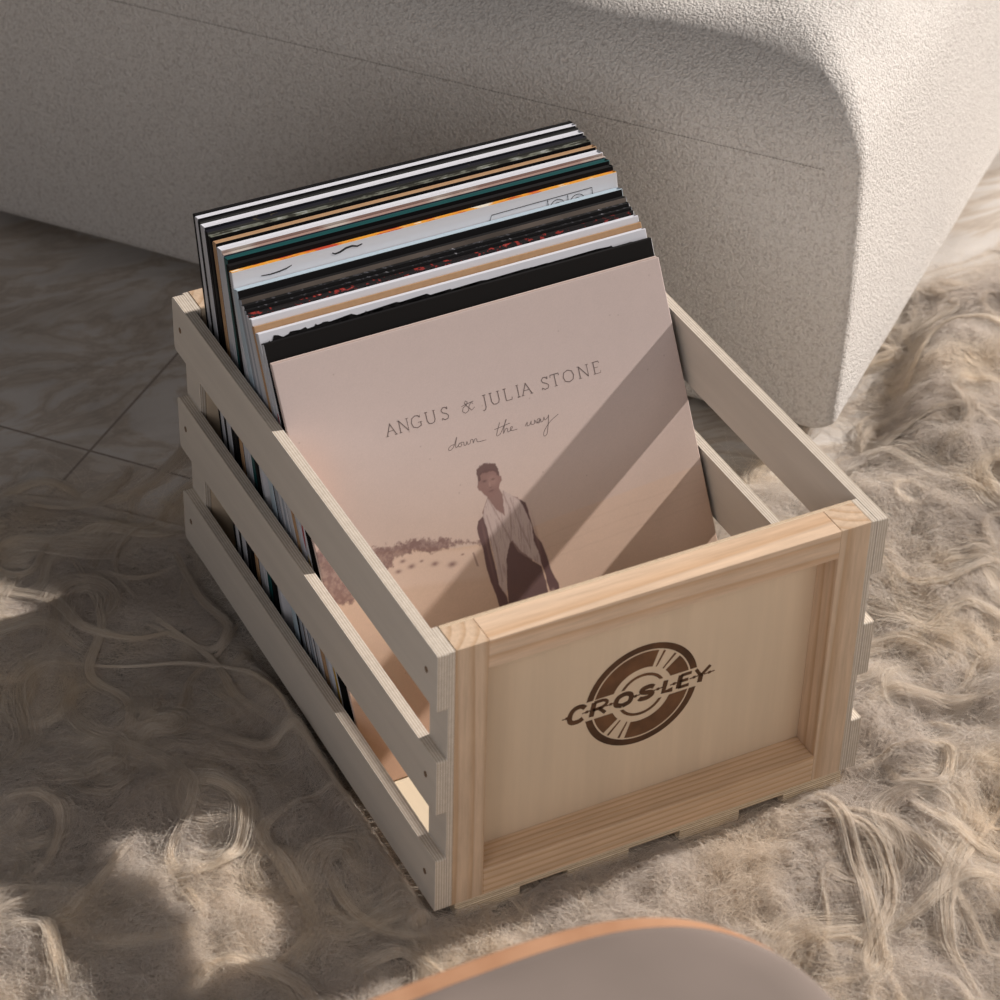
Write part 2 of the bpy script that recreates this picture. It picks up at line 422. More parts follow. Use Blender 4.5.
def fix_foot(P):
    """strands never enter the crate: pushed out sideways, or kept below its underside"""
    x, y, z = P[..., 0], P[..., 1], P[..., 2]
    x0, x1, y0, y1 = -0.0145, 0.3250, -0.0012, 0.4560
    ins = (x > x0) & (x < x1) & (y > y0) & (y < y1) & (z > -0.0150)
    dl, dr, db, dt = x - x0, x1 - x, y - y0, y1 - y
    mnn = np.minimum(np.minimum(dl, dr), np.minimum(db, dt))
    near = ins & (mnn < 0.02)
    x[...] = np.where(near & (mnn == dl), x0 - 0.0004, np.where(near & (mnn == dr), x1 + 0.0004, x))
    y[...] = np.where(near & (mnn == db), y0 - 0.0004, np.where(near & (mnn == dt), y1 + 0.0004, y))
    deep = ins & ~near
    z[...] = np.where(deep, -0.0155, z)
    z[...] = np.maximum(z, FLOOR + np.where(poly_sd(x, y, RUG) > 0, 0.0030, 0.0008))
    return P
def view_ok(x, y, m=0.13):
    # only the part of the rug the camera could plausibly see (plus a margin for side steps)
    ok = ((x + .3) * (-0.29) - (y - .08) * 0.61) < m * 0.675
    ok &= ((x - .31) * 1.21 - (y + .21) * 0.84) < m * 1.47 + 0.02
    return ok
def build_rug():
    root = empty('sheepskin_rug', (0, 0, FLOOR))
    tag(root, 'shaggy cream long-haired sheepskin rug under the wooden crate', 'rug')
    # hide
    nx, ny = 260, 200
    xs = np.linspace(-.75, 1.15, nx); ys = np.linspace(-.75, .65, ny)
    X, Y = np.meshgrid(xs, ys, indexing='ij')
    e = poly_sd(X, Y, RUG); Z = rug_h(X, Y) - FLOOR
    keep = e > 0.004
    idx = -np.ones(X.shape, int); idx[keep] = np.arange(keep.sum())
    verts = np.stack([X[keep], Y[keep], np.maximum(Z[keep], 0.0015)], 1)
    faces = []
    for i in range(nx - 1):
        for j in range(ny - 1):
            q = (idx[i, j], idx[i + 1, j], idx[i + 1, j + 1], idx[i, j + 1])
            if min(q) >= 0: faces.append(q)
    me = bpy.data.meshes.new('hide'); me.from_pydata(verts.tolist(), [], faces); me.update()
    bm = bmesh.new(); bm.from_mesh(me)
    bd = [ed for ed in bm.edges if ed.is_boundary]
    r = bmesh.ops.extrude_edge_only(bm, edges=bd)
    for v in r['geom']:
        if isinstance(v, bmesh.types.BMVert): v.co.z = 0.0004
    bm.to_mesh(me); bm.free()
    for p in me.polygons: p.use_smooth = True
    m, nt, b = newmat('hide_felt')
    n = N(nt, 'ShaderNodeTexNoise', Scale=60.0, Detail=6.0, Roughness=0.7); L(nt, coords(nt), n.inputs['Vector'])
    n2 = N(nt, 'ShaderNodeTexNoise', Scale=6.0, Detail=3.0); L(nt, coords(nt), n2.inputs['Vector'])
    c = ramp(nt, n.outputs[0], [(0.3, (0.34, 0.30, 0.265)), (0.7, (0.58, 0.53, 0.48))])
    c = mixc(nt, 1.0, c, ramp(nt, n2.outputs[0], [(0.35, (0.65, 0.68, 0.72)), (0.6, (1, 0.96, 0.9))]), 'MULTIPLY')
    L(nt, c, b.inputs['Base Color']); b.inputs['Roughness'].default_value = 1.0; b.inputs['Specular IOR Level'].default_value = 0.05
    bump(nt, b, n.outputs[0], 1.0, 0.004)
    link('hide', me, m, root)

    def field(x, y):
        return 1.2 + 2.6 * nzA(x, y) + 1.3 * nzB(x, y)
    def scatter(n):
        P = np.zeros((0, 2))
        while len(P) < n:
            q = np.stack([RNG.uniform(-.6, 1.1, n * 2), RNG.uniform(-.5, .62, n * 2)], 1)
            ok = (poly_sd(q[:, 0], q[:, 1], RUG) > -0.004) & (foot_dist(q[:, 0], q[:, 1]) > 0.0003) & view_ok(q[:, 0], q[:, 1])
            P = np.vstack([P, q[ok]])
        return P[:n]
    # --- fuzzy under wool
    n, k = 420000, 9
    q = scatter(n); x, y = q[:, 0].copy(), q[:, 1].copy()
    ln = RNG.uniform(.010, .042, n); th = field(x, y) + 1.4 * nz2(x * 1.7, y * 1.7) + RNG.normal(0, 0.6, n)
    amp = RNG.uniform(.3, 1.5, n); fr = RNG.uniform(.6, 2.2, n); ph = RNG.uniform(0, 6.28, n); cur = RNG.normal(0, 2.2, n)
    h0 = RNG.uniform(-.001, .003, n); lift = RNG.uniform(.000, .014, n) * (0.45 + 0.55 * np.clip(nz2(x * 1.3, y * 1.3) + .5, 0, 1))
    P = np.zeros((n, k, 3))
    for i in range(k):
        t = i / (k - 1)
        P[:, i, 0] = x; P[:, i, 1] = y
        P[:, i, 2] = rug_h(x, y) + h0 + low(x, y) * lift * math.sin(math.pi * min(1, t * 0.8)) 
        a = th + cur * t + amp * np.sin(6.283 * fr * t + ph)
        x = x + np.cos(a) * ln / (k - 1); y = y + np.sin(a) * ln / (k - 1)
    fix_foot(P); P[..., 2] -= FLOOR
    o = hair_object('under_wool', P, RNG.uniform(.00006, .00011, n), wool_mat('under_wool', (0.66, 0.60, 0.55), (0.78, 0.725, 0.67), (0.87, 0.825, 0.78)), root)
    o['label'] = 'fine greyish under wool'; o['kind'] = 'stuff'
    # --- long locks
    KEY = [[(-0.127, 0.597), (-0.082, 0.603), (-0.059, 0.571)], [(-0.165, 0.483), (-0.129, 0.446), (-0.119, 0.405), (-0.089, 0.378), (-0.062, 0.374)], [(-0.156, 0.38), (-0.101, 0.345), (-0.041, 0.313), (-0.02, 0.254), (-0.024, 0.196)], [(-0.023, 0.142), (-0.052, 0.144), (-0.086, 0.124), (-0.088, 0.089), (-0.086, 0.052), (-0.094, 0.027), (-0.127, 0.009)], [(-0.247, 0.237), (-0.219, 0.232), (-0.206, 0.206), (-0.226, 0.171), (-0.26, 0.145)], [(-0.277, 0.117), (-0.254, 0.101), (-0.256, 0.067), (-0.264, 0.027)], [(-0.13, 0.311), (-0.095, 0.258), (-0.058, 0.216), (-0.03, 0.21), (-0.024, 0.167), (-0.023, 0.076)], [(-0.065, 0.396), (-0.045, 0.329), (-0.046, 0.267), (-0.03, 0.22)], [(-0.056, 0.101), (-0.058, 0.038), (-0.039, -0.002), (-0.013, -0.009)], [(-0.094, 0.52), (-0.1, 0.412), (-0.132, 0.349), (-0.121, 0.294), (-0.15, 0.236)], [(-0.02, 0.473), (-0.025, 0.401), (-0.02, 0.358), (-0.04, 0.341), (-0.068, 0.383)], [(-0.165, 0.197), (-0.119, 0.198), (-0.088, 0.161), (-0.117, 0.109), (-0.174, 0.114)], [(0.257, -0.008), (0.285, -0.028), (0.296, -0.077), (0.277, -0.122), (0.232, -0.162), (0.226, -0.208)], [(0.340, 0.007), (0.368, 0.008), (0.395, -0.011), (0.371, -0.04), (0.348, -0.029), (0.35, -0.007)], [(0.336, -0.041), (0.351, -0.082), (0.378, -0.117)], [(0.284, -0.016), (0.306, -0.049), (0.323, -0.112), (0.311, -0.2)], [(0.42, -0.058), (0.341, -0.11), (0.297, -0.162), (0.282, -0.225)], [(0.441, 0.105), (0.496, 0.118), (0.524, 0.091)], [(0.474, 0.197), (0.489, 0.149), (0.535, 0.147), (0.583, 0.174)], [(0.524, 0.305), (0.578, 0.326), (0.632, 0.317), (0.654, 0.275)], [(0.63, 0.398), (0.685, 0.441), (0.734, 0.435), (0.745, 0.404)], [(0.375, 0.059), (0.402, 0.059), (0.436, 0.03), (0.477, 0.024)], [(0.254, -0.142), (0.289, -0.138), (0.33, -0.126), (0.36, -0.13)], [(0.584, 0.277), (0.631, 0.301), (0.657, 0.353), (0.704, 0.347)], [(-0.081, -0.012), (-0.047, -0.018), (-0.027, -0.053), (0.009, -0.055)], [(0.233, -0.008), (0.29, -0.012), (0.277, -0.068), (0.239, -0.165), (0.196, -0.17)], [(-0.202, 0.006), (-0.159, 0.025), (-0.122, -0.007), (-0.111, -0.047)], [(-0.178, 0.285), (-0.138, 0.248), (-0.116, 0.186), (-0.151, 0.136), (-0.154, 0.073)]]
    K = 26
    guides = []
    for g in KEY:
        g = np.array(g); s = np.linspace(0, len(g) - 1, K); out = []
        for t in s:                                      # Catmull-Rom
            i = min(int(t), len(g) - 2); u = t - i
            p0, p1, p2, p3 = g[max(i - 1, 0)], g[i], g[i + 1], g[min(i + 2, len(g) - 1)]
            out.append(0.5 * (2 * p1 + (p2 - p0) * u + (2 * p0 - 5 * p1 + 4 * p2 - p3) * u * u + (3 * p1 - p0 - 3 * p2 + p3) * u ** 3))
        for rep in range(2): guides.append((np.array(out) + RNG.normal(0, .0018, 2), RNG.uniform(.0018, .0045), int(RNG.integers(60, 130)), 0.011))
    q = scatter(430)
    for (gx, gy) in q:
        ln = RNG.uniform(.05, .19); cu = RNG.normal(0, 1.5); am = RNG.uniform(.2, 1.0); f = RNG.uniform(.5, 1.4); ph = RNG.uniform(0, 6.28)
        curl = RNG.choice([0, 0, 0, 0, RNG.uniform(2.0, 4.5), -RNG.uniform(2.0, 4.5)])
        th0 = field(gx, gy) + RNG.normal(0, .35); a_x, a_y = gx, gy; out = []
        for i in range(K):
            t = i / (K - 1); out.append((a_x, a_y))
            a = th0 + 0.6 * (field(a_x, a_y) - th0) * min(1, t * 2) + cu * t + am * math.sin(6.283 * f * t + ph) + curl * max(0, t - .5) ** 1.5 * 2.4
            a_x += math.cos(a) * ln / (K - 1); a_y += math.sin(a) * ln / (K - 1)
        guides.append((np.array(out), RNG.uniform(.0025, .011), int(RNG.integers(60, 170)), RNG.uniform(.001, .008)))
    S_ = []; RR = []
    for g, wd, ns, lift in guides:
        t = np.linspace(0, 1, K)
        d = np.gradient(g, axis=0); d /= (np.linalg.norm(d, axis=1)[:, None] + 1e-9); nn = np.stack([-d[:, 1], d[:, 0]], 1)
        a = RNG.normal(0, .62, ns); bz = RNG.uniform(0, 1, ns)
        prof = wd * (0.55 + 0.75 * np.sin(np.pi * (0.15 + 0.75 * t)) - 0.45 * t ** 3)
        tw = 3.0 * RNG.uniform(-1, 1); ph = RNG.uniform(0, 6.28)
        drift = np.sin(6.283 * RNG.uniform(.3, 1.1, ns)[:, None] * t[None] + RNG.uniform(0, 6.28, ns)[:, None]) * wd * .38
        lat = a[:, None] * prof[None] * np.cos(.5 * tw * t + 0.3 * ph)[None] + drift * t[None] + 0.0006 * np.sin(6.283 * RNG.uniform(1, 3, ns)[:, None] * t[None] + RNG.uniform(0, 6.28, ns)[:, None]) + \
              (RNG.normal(0, 1, ns) * (RNG.random(ns) < 0.22))[:, None] * 0.008 * (t ** 1.6)[None]
        sl = np.clip(RNG.normal(0, .02, ns), -.05, .05)
        x = g[None, :, 0] + nn[None, :, 0] * lat + d[None, :, 0] * sl[:, None] * .3
        y = g[None, :, 1] + nn[None, :, 1] * lat + d[None, :, 1] * sl[:, None] * .3
        z = rug_h(x, y) + 0.001 + 0.55 * wd * (.4 + .6 * low(x, y)) * bz[:, None] + (.4 + .6 * low(x, y)) * lift * np.sin(np.pi * np.clip(t * .9 + .02, 0, 1))[None] + 0.35 * np.abs(lat) * np.sin(tw * t + ph)[None]
        S_.append(np.stack([x, y, z], 2)); RR.append(RNG.uniform(.00006, .00011, ns))
    # single flyaway hairs
    n = 20000; q = scatter(n); x, y = q[:, 0].copy(), q[:, 1].copy(); ln = RNG.uniform(.04, .13, n)
    th = field(x, y) + RNG.normal(0, .9, n); cur = RNG.normal(0, 2.5, n); amp = RNG.uniform(.1, .9, n); fr = RNG.uniform(.4, 1.6, n); ph = RNG.uniform(0, 6.28, n); lf = RNG.uniform(.001, .012, n)
    P = np.zeros((n, K, 3))
    for i in range(K):
        t = i / (K - 1); P[:, i, 0] = x; P[:, i, 1] = y; P[:, i, 2] = rug_h(x, y) + .002 + low(x, y) * lf * math.sin(math.pi * t * .95)
        a = th + cur * t + amp * np.sin(6.283 * fr * t + ph); x = x + np.cos(a) * ln / (K - 1); y = y + np.sin(a) * ln / (K - 1)
    S_.append(P); RR.append(RNG.uniform(.00006, .00010, n))
    P = np.concatenate(S_); R_ = np.concatenate(RR)
    fix_foot(P); P[..., 2] -= FLOOR
    o = hair_object('long_wool', P, R_, wool_mat('long_wool', (0.72, 0.64, 0.545), (0.85, 0.785, 0.70), (0.94, 0.90, 0.84)), root)
    o['label'] = 'long wavy cream locks of wool'; o['kind'] = 'stuff'
build_rug()

# ================================================================== CRATE
PLX = ply_mat('plywood_side', 'X', base=(0.66, 0.605, 0.54), dark=(0.46, 0.37, 0.27), grain='y')
PLY = ply_mat('plywood_end', 'Y', base=(0.71, 0.57, 0.42), grain='z', period=0.0012)
PLZ = ply_mat('plywood_bottom', 'Z', base=(0.70, 0.60, 0.45), grain='y')
def crate():
    root = empty('wooden_crate', (0, 0, 0))
    tag(root, 'pale pine and plywood slatted crate full of vinyl records on the rug', 'crate')
    def endframe(y0, front):
        s = 1 if front else -1
        ya, yb = (y0, y0 + PD) if front else (y0 - PD, y0)
        box('corner_post', 0, PW, ya, yb, 0, H, pine_mat('pine_post', 'z', (-.022, ya + .045, 0), rings=120.), root)
        box('corner_post', W - PW, W, ya, yb, 0, H, pine_mat('pine_post', 'z', (W + .03, yb + .05, 0), rings=120.), root)
        box('top_rail', PW, W - PW, ya, yb, H - PW, H, pine_mat('pine_rail', 'x', (0, yb + .012, H - .05), rings=95., light=(0.72, 0.545, 0.40), dark=(0.61, 0.41, 0.26)), root)
        box('bottom_rail', PW, W - PW, ya, yb, 0, PW, pine_mat('pine_rail_deep', 'x', (0, ya - .02, .05), rings=240., light=(0.69, 0.51, 0.355), dark=(0.56, 0.37, 0.215)), root)
        pa, pb = (yb, yb + .003) if front else (ya - .003, ya)
        return box('end_panel', 0.0002, W - .0002, pa, pb, 0, H, PLY, root, 0.0002)
    panel = endframe(0, True); endframe(D, False)
    hole = flat('drilled_hole', (0.20, 0.13, 0.08), 0.9)
    # side cleats and slats
    zs = [(0.0, .0474), (.0893, .1367), (H - .0476, H - .0002)]
    for sx in (-1, 1):
        xi, xo = (0, -T1) if sx < 0 else (W, W + T1)
        for ya, yb in ((0, .027), (D - .027, D)):
            box('side_cleat', min(xi, xo), max(xi, xo), ya, yb, 0.0002, H - .0003, PLX, root)
        xa, xb = (-T1 - T2, -T1) if sx < 0 else (W + T1, W + T1 + T2)
        for z0, z1 in zs:
            # slat with softly rounded end corners
            r = .004; out = []
            ym, yM = -0.0004, D + .0004
            for cy, cz, a0 in ((yM - r, z1 - r, 0), (ym + .0015, z1 - .0015, 90), (ym + .0015, z0 + .0015, 180), (yM - r, z0 + r, 270)):
                rr = r if cy > .1 else .0015
                for k in range(5):
                    a = math.radians(a0 + 22.5 * k); out.append((cy + rr * math.cos(a), cz + rr * math.sin(a)))
            bm = bmesh.new(); prism_bm(bm, out, lambda u, v, w: (xa + w, u, v), xb - xa)
            sl = bm_link('side_slat', bm, PLX, root)
            zc = (z0 + z1) / 2
            for yy in (.0155, D - .0140):
                bm = bmesh.new(); bmesh.ops.create_cone(bm, cap_ends=True, segments=18, radius1=.0021, radius2=.0021, depth=.0006)
                bmesh.ops.rotate(bm, verts=bm.verts, matrix=Matrix.Rotation(math.pi / 2, 3, 'Y'))
                bmesh.ops.scale(bm, verts=bm.verts, vec=(1, 1, 1.15))
                xx = xa - .00005 if sx < 0 else xb + .00005
                bmesh.ops.translate(bm, verts=bm.verts, vec=(xx, yy, zc + .001)); bm_link('nail_hole', bm, hole, sl)
    # bottom
    for ya, yb in ((0, .027), (D - .027, D)):
        box('bottom_cleat', .0025, W + .0020, ya + .0003, yb, -T1, -.0001, PLZ, root)
    for x0 in (.0040, .0893, .1788, .2638):
        box('bottom_slat', x0, x0 + .0487, .0003, D, -.0142, -T1 - .0001, PLZ, root)
    # burned logo on the front panel (panel plane y = PD), disc centre and radii in metres
    cx, cz, R = .1537, .1140, .0438
    to3 = lambda u, v, w: (u, PD - .00001 - w, v)
    def burn(name, base):
        m, nt, b = newmat(name)
        n = N(nt, 'ShaderNodeTexNoise', Scale=45.0, Detail=4.0); L(nt, coords(nt), n.inputs['Vector'])
        L(nt, ramp(nt, n.outputs[0], [(0.3, tuple(c * .6 for c in base)), (0.7, tuple(c * 1.45 for c in base))]), b.inputs['Base Color'])
        b.inputs['Roughness'].default_value = .8; return m
    bd = burn('burned_wood', (0.085, 0.037, 0.014)); bd2 = burn('burned_wood_light', (0.135, 0.062, 0.026))
    bm = bmesh.new()
    def sector(bm, r0, r1, a0, a1, zlo=None, zhi=None, steps=None):
        """ring sector, clipped to outside the name band (|z| beyond the band)"""
        n = steps or max(2, int(abs(a1 - a0) / 2))
        rs = np.linspace(r0, r1, 7)
        for i in range(n):
            A = math.radians(a0 + (a1 - a0) * i / n); B = math.radians(a0 + (a1 - a0) * (i + 1) / n)
            for ra, rb in zip(rs, rs[1:]):
                pts = [(ra * math.cos(A), ra * math.sin(A)), (rb * math.cos(A), rb * math.sin(A)), (rb * math.cos(B), rb * math.sin(B)), (ra * math.cos(B), ra * math.sin(B))]
                top = (A + B) / 2 % (2 * math.pi) < math.pi
                lim = .0085 if top else -.0085
                if top and max(p[1] for p in pts) <= lim: continue
                if not top and min(p[1] for p in pts) >= lim: continue
                pts = [(u, max(v, lim) if top else min(v, lim)) for u, v in pts]
                vs = [bm.verts.new(to3(cx + u, cz + v, .00012)) for u, v in pts]
                try: bm.faces.new(vs)
                except ValueError: pass
    sector(bm, .0386, R, 0, 360)
    lg = bm_link('burned_emblem', bm, bd, panel); lg['label'] = 'dark brown burned record emblem'
    bm = bmesh.new()
    for a0, a1 in ((72, 180), (0, 41), (180, 221), (252, 360)): sector(bm, .0235, .0374, a0, a1)
    for a in (48.5, 64.5):
        for off in (0, 180): sector(bm, .0235, .0374, a - 1.5 + off, a + 1.5 + off, steps=1)
    sector(bm, .0160, .0184, 0, 360)
    bm_link('emblem_grooves', bm, bd2, lg)
    # scorch halo: fainter stain around the band ends
    # lettering C R O S L E Y along the band, thick slanted capitals
    bm = bmesh.new()
    def letter(ch, x0, w, h, z0, sw):
        sl = .16
        def T(u, v): return (x0 + u * w + sl * (v * h), z0 + v * h)
        G = {'C': [[(.95, .82), (.7, 1), (.3, 1), (.04, .75), (.02, .3), (.25, .03), (.7, .0), (.95, .12)]],
             'R': [[(.12, 0), (.12, 1)], [(.12, 1), (.7, .98), (.92, .75), (.7, .5), (.12, .47)], [(.5, .47), (.95, 0)]],
             'O': [[(.5, 0), (.12, .2), (.05, .5), (.15, .85), (.5, 1), (.85, .85), (.95, .5), (.88, .15), (.5, 0)]],
             'S': [[(.95, .85), (.65, 1), (.2, .95), (.1, .7), (.4, .52), (.8, .42), (.92, .2), (.65, 0), (.2, .02), (.02, .15)]],
             'L': [[(.15, 1), (.15, .05), (.95, .05)]],
             'E': [[(.15, 0), (.15, 1)], [(.15, .95), (.95, .95)], [(.15, .5), (.8, .5)], [(.15, .05), (.95, .05)]],
             'Y': [[(.5, 0), (.5, .45)], [(.5, .45), (.05, 1)], [(.5, .45), (1.0, 1)]]}[ch]
        for k, st in enumerate(G):
            if ch in 'COS' or (ch == 'R' and k == 1): st = smooth2(st, 5)
            ribbon_bm(bm, [T(u, v) for u, v in st], sw * (1.25 if k == 0 else .85), to3, .00018)
    spec = [('C', .0975, .0115, .0125), ('R', .1135, .0130, .0120), ('O', .1325, .0130, .0098), ('S', .1515, .0110, .0095), ('L', .1695, .0090, .0105), ('E', .1810, .0105, .0115), ('Y', .1935, .0120, .0125)]
    for ch, x0, w, h in spec: letter(ch, x0, w, h, cz - h * .5 + .0002, .0031)
    for xa, xb in ((.0925, .1000), (.1080, .1150), (.1262, .1335), (.1455, .1525), (.1625, .1705), (.1760, .1825), (.1915, .1985), (.2030, .2112)):
        ribbon_bm(bm, [(xa, cz - .0002), (xb, cz + .0002)], .0009, to3, .00014)
        ribbon_bm(bm, [((xa + xb) / 2 - .0011, cz), ((xa + xb) / 2 + .0011, cz)], .0022, to3, .00016)
    bm_link('burned_lettering', bm, bd, panel)['label'] = 'burned capital letters across the emblem'
crate()

# ================================================================== RECORDS
SZ = .311; YAW = .027
def mottled(name, base, marks, thr=.52, scale=(120, 60, 500), soft=.02, rough=.4):
    m, nt, b = newmat(name)
    n = N(nt, 'ShaderNodeTexNoise', Scale=1.0, Detail=3.0, Roughness=.6); L(nt, coords(nt, scale), n.inputs['Vector'])
    col = base
    stops = [(thr - soft, base), (thr + soft, marks[0])]
    if len(marks) > 1: stops += [(thr + .10, marks[0]), (thr + .10 + soft, marks[1])]
    L(nt, ramp(nt, n.outputs[0], stops), b.inputs['Base Color']); b.inputs['Roughness'].default_value = rough; b.inputs['Specular IOR Level'].default_value = .2
    return m
BLK = flat('black_card', (0.0055, 0.005, 0.006), .55, .12); BLK2 = flat('soft_black_card', (0.008, 0.007, 0.007), .6, .1)
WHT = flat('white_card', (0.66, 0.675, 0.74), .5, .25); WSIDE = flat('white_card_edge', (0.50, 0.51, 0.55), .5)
GREY = mottled('grey_print', (0.055, 0.055, 0.05), [(0.085, 0.085, 0.078)], .5, (60, 60, 60), .2)
NAVY = mottled('navy_card', (0.014, 0.014, 0.022), [(0.06, 0.05, 0.035)], .68, (90, 90, 90), .01)
OLIVE = mottled('olive_print', (0.035, 0.035, 0.028), [(0.16, 0.17, 0.14), (0.32, 0.34, 0.33)], .47, (70, 60, 500), .03)
KRAFT = mottled('kraft_card', (0.40, 0.245, 0.135), [(0.44, 0.275, 0.155)], .5, (200, 200, 200), .15, .8)
PINKC = mottled('pink_cream_print', (0.36, 0.24, 0.21), [(0.50, 0.44, 0.40)], .5, (14, 14, 14), .05)
NVY2 = flat('dark_blue_print', (0.03, 0.035, 0.06), .35)
TEAL = flat('teal_gloss_card', (0.005, 0.070, 0.074), .35, .4)
FLAME = mottled('orange_yellow_print', (0.50, 0.06, 0.025), [(0.72, 0.34, 0.04), (0.75, 0.70, 0.60)], .49, (22, 22, 260), .02)
LBLUE = flat('pale_blue_card', (0.42, 0.52, 0.60), .35); OFFW = flat('off_white_print', (0.74, 0.74, 0.78), .5, .25)
BROWN = mottled('dim_brown_photo', (0.035, 0.028, 0.024), [(0.17, 0.14, 0.12)], .5, (9, 9, 9), .18)
TXT = mottled('white_text_on_black', (0.008, 0.008, 0.009), [(0.06, 0.06, 0.07), (0.5, 0.5, 0.55)], .56, (230, 90, 420), .02)
RTXT = mottled('red_text_on_black', (0.010, 0.008, 0.009), [(0.30, 0.03, 0.025), (0.5, 0.3, 0.3)], .58, (150, 60, 300), .02)
STRIP = flat('grey_card_edge', (0.28, 0.31, 0.36), .4)
def slab(name, th, mats, parent, size=.3125, hgt=.3148, groove=True):
    """sleeve: front board, back board, folded spine on the left; slots: 0 front, 1 top, 2 side"""
    bm = bmesh.new()
    box_bm(0, size, 0, th, 0, hgt, min(.0005, th * .2), 1, bm)
    for f in bm.faces:
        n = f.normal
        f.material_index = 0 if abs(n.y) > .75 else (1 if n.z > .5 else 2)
    if groove and th > .0038:
        # shallow mouth of the sleeve along the top: a recessed darker slot
        gv = [f for f in bm.faces if f.normal.z > .9]
        if gv:
            r = bmesh.ops.inset_region(bm, faces=gv, thickness=th * .22, depth=-.0009)
    o = bm_link(name, bm, mats, parent)
    return o
#        ytop  tilt  thick  front  top   side  label
RECS = [
 (.4340, .200, .0030, BLK, BLK, BLK, 'black record sleeve leaning against the rear end of the crate, rearmost of all'),
 (.4275, .203, .0055, BLK, WHT, WSIDE, 'white-edged record sleeve directly in front of the rearmost black sleeve'),
 (.4235, .206, .0034, GREY, BLK, BLK, 'black-edged record sleeve with a charcoal grey front, third from the back'),
 (.4145, .209, .0075, NAVY, WHT, WSIDE, 'thick white record sleeve in front of the charcoal grey front'),
 (.4085, .212, .0048, GREY, NAVY, BLK, 'navy-black speckled record sleeve just behind the patterned olive one'),
 (.4015, .215, .0054, BLK, OLIVE, BLK, 'olive and silver patterned record sleeve behind the brown card one'),
 (.3925, .218, .0055, BLK, KRAFT, KRAFT, 'brown card record sleeve in the rear half, between two dark ones'),
 (.3815, .221, .0085, PINKC, WHT, WSIDE, 'thick white record sleeve with pinkish front, behind the teal one'),
 (.3770, .224, .0034, NVY2, PINKC, WSIDE, 'thin dusty pink and blue record sleeve touching the teal one'),
 (.3702, .228, .0060, BLK, TEAL, TEAL, 'glossy dark teal record sleeve in the middle of the crate'),
 (.3640, .246, .0045, BLK, BLK, BLK2, 'thin black record sleeve between the teal and the orange-topped ones'),
 (.3580, .272, .0045, OFFW, FLAME, WSIDE, 'white record sleeve with black line drawings under an orange and yellow top edge'),
 (.3477, .350, .0075, BLK, LBLUE, LBLUE, 'pale blue record sleeve in front of the line-drawn white front'),
 (.3409, .372, .0048, BROWN, BLK, STRIP, 'black-edged record sleeve with a dim brown photographic front'),
 (.3358, .388, .0040, BLK, TXT, WSIDE, 'black record sleeve with rows of small white lettering on its edge'),
 (.3320, .398, .0030, BLK, TXT, STRIP, 'second black sleeve with white lettering, behind the red-lettered one'),
 (.3284, .408, .0030, RTXT, RTXT, WSIDE, 'black record sleeve with red lettering, behind a plain white one'),
 (.3212, .420, .0060, WHT, WHT, WSIDE, 'plain white record sleeve behind the forward brown card one'),
 (.3165, .437, .0040, KRAFT, KRAFT, KRAFT, 'brown card record sleeve behind the torn-edged black and white one'),
 (.3090, .453, .0055, WHT, WHT, WSIDE, 'white record sleeve with a ragged black painted front, third from the front'),
 (.2995, .470, .0045, BLK2, BLK, WSIDE, 'plain black record sleeve directly behind the beach photograph cover'),
]
PACK = 'vinyl record sleeves standing in the crate'
ZF = -T1
recobjs = []
for ri, (yt, tl, th, mf, mt, ms, lab) in enumerate(RECS):
    yaw = min(YAW, .017 + .001 * ri); zlift = th * math.sin(tl) + .0001
    y0 = yt - SZ * math.sin(tl)
    e = empty('record_sleeve')
    e.rotation_mode = 'XYZ'
    e.matrix_world = Matrix.Translation((0.0020 if ri < 10 else .0008, y0, ZF + zlift)) @ Matrix.Rotation(yaw, 4, 'Z') @ Matrix.Rotation(-tl, 4, 'X')
    tag(e, lab, 'record', PACK)
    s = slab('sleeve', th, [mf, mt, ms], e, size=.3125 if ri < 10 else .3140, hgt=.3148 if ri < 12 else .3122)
    recobjs.append((e, s, th))
def face3(dv=.0036):       # local coordinates on the front of a sleeve
    return lambda u, v, w: (u, -.00002 - w, v + dv)
# line drawings on the white front (index 11)
e, s, th = recobjs[11]
bm = bmesh.new(); f3 = face3()
INK = flat('black_ink', (0.012, 0.012, 0.014), .5)
def mm(l): return [(a * .001, b * .001) for a, b in l]
ribbon_bm(bm, mm([(22, 303.2), (29, 302.6), (36, 303.0), (42, 303.9), (46, 305.2)]), .0011, f3, taper=True)
bm_link('line_drawing', bm, INK, s); bm = bmesh.new()
ribbon_bm(bm, mm([(78, 306.2), (80, 305), (84, 305.4), (89, 307.2), (94, 307.6), (98, 306.4), (102, 307.2)]), .0015, f3, taper=True)
bm_link('line_drawing', bm, INK, s); bm = bmesh.new()
ribbon_bm(bm, mm([(205, 299), (207, 303), (245, 303.5), (292, 304), (292, 299)]), .0005, f3)
for cxx in (262, 279):
    ribbon_bm(bm, mm([(cxx - 8, 296), (cxx - 8, 303)]), .0005, f3)
    for r in (3, 6): ribbon_bm(bm, mm([(cxx + r * math.cos(a), 297 + r * .8 * math.sin(a)) for a in np.linspace(0, math.pi, 9)]), .0005, f3)
bm_link('line_drawing', bm, INK, s)
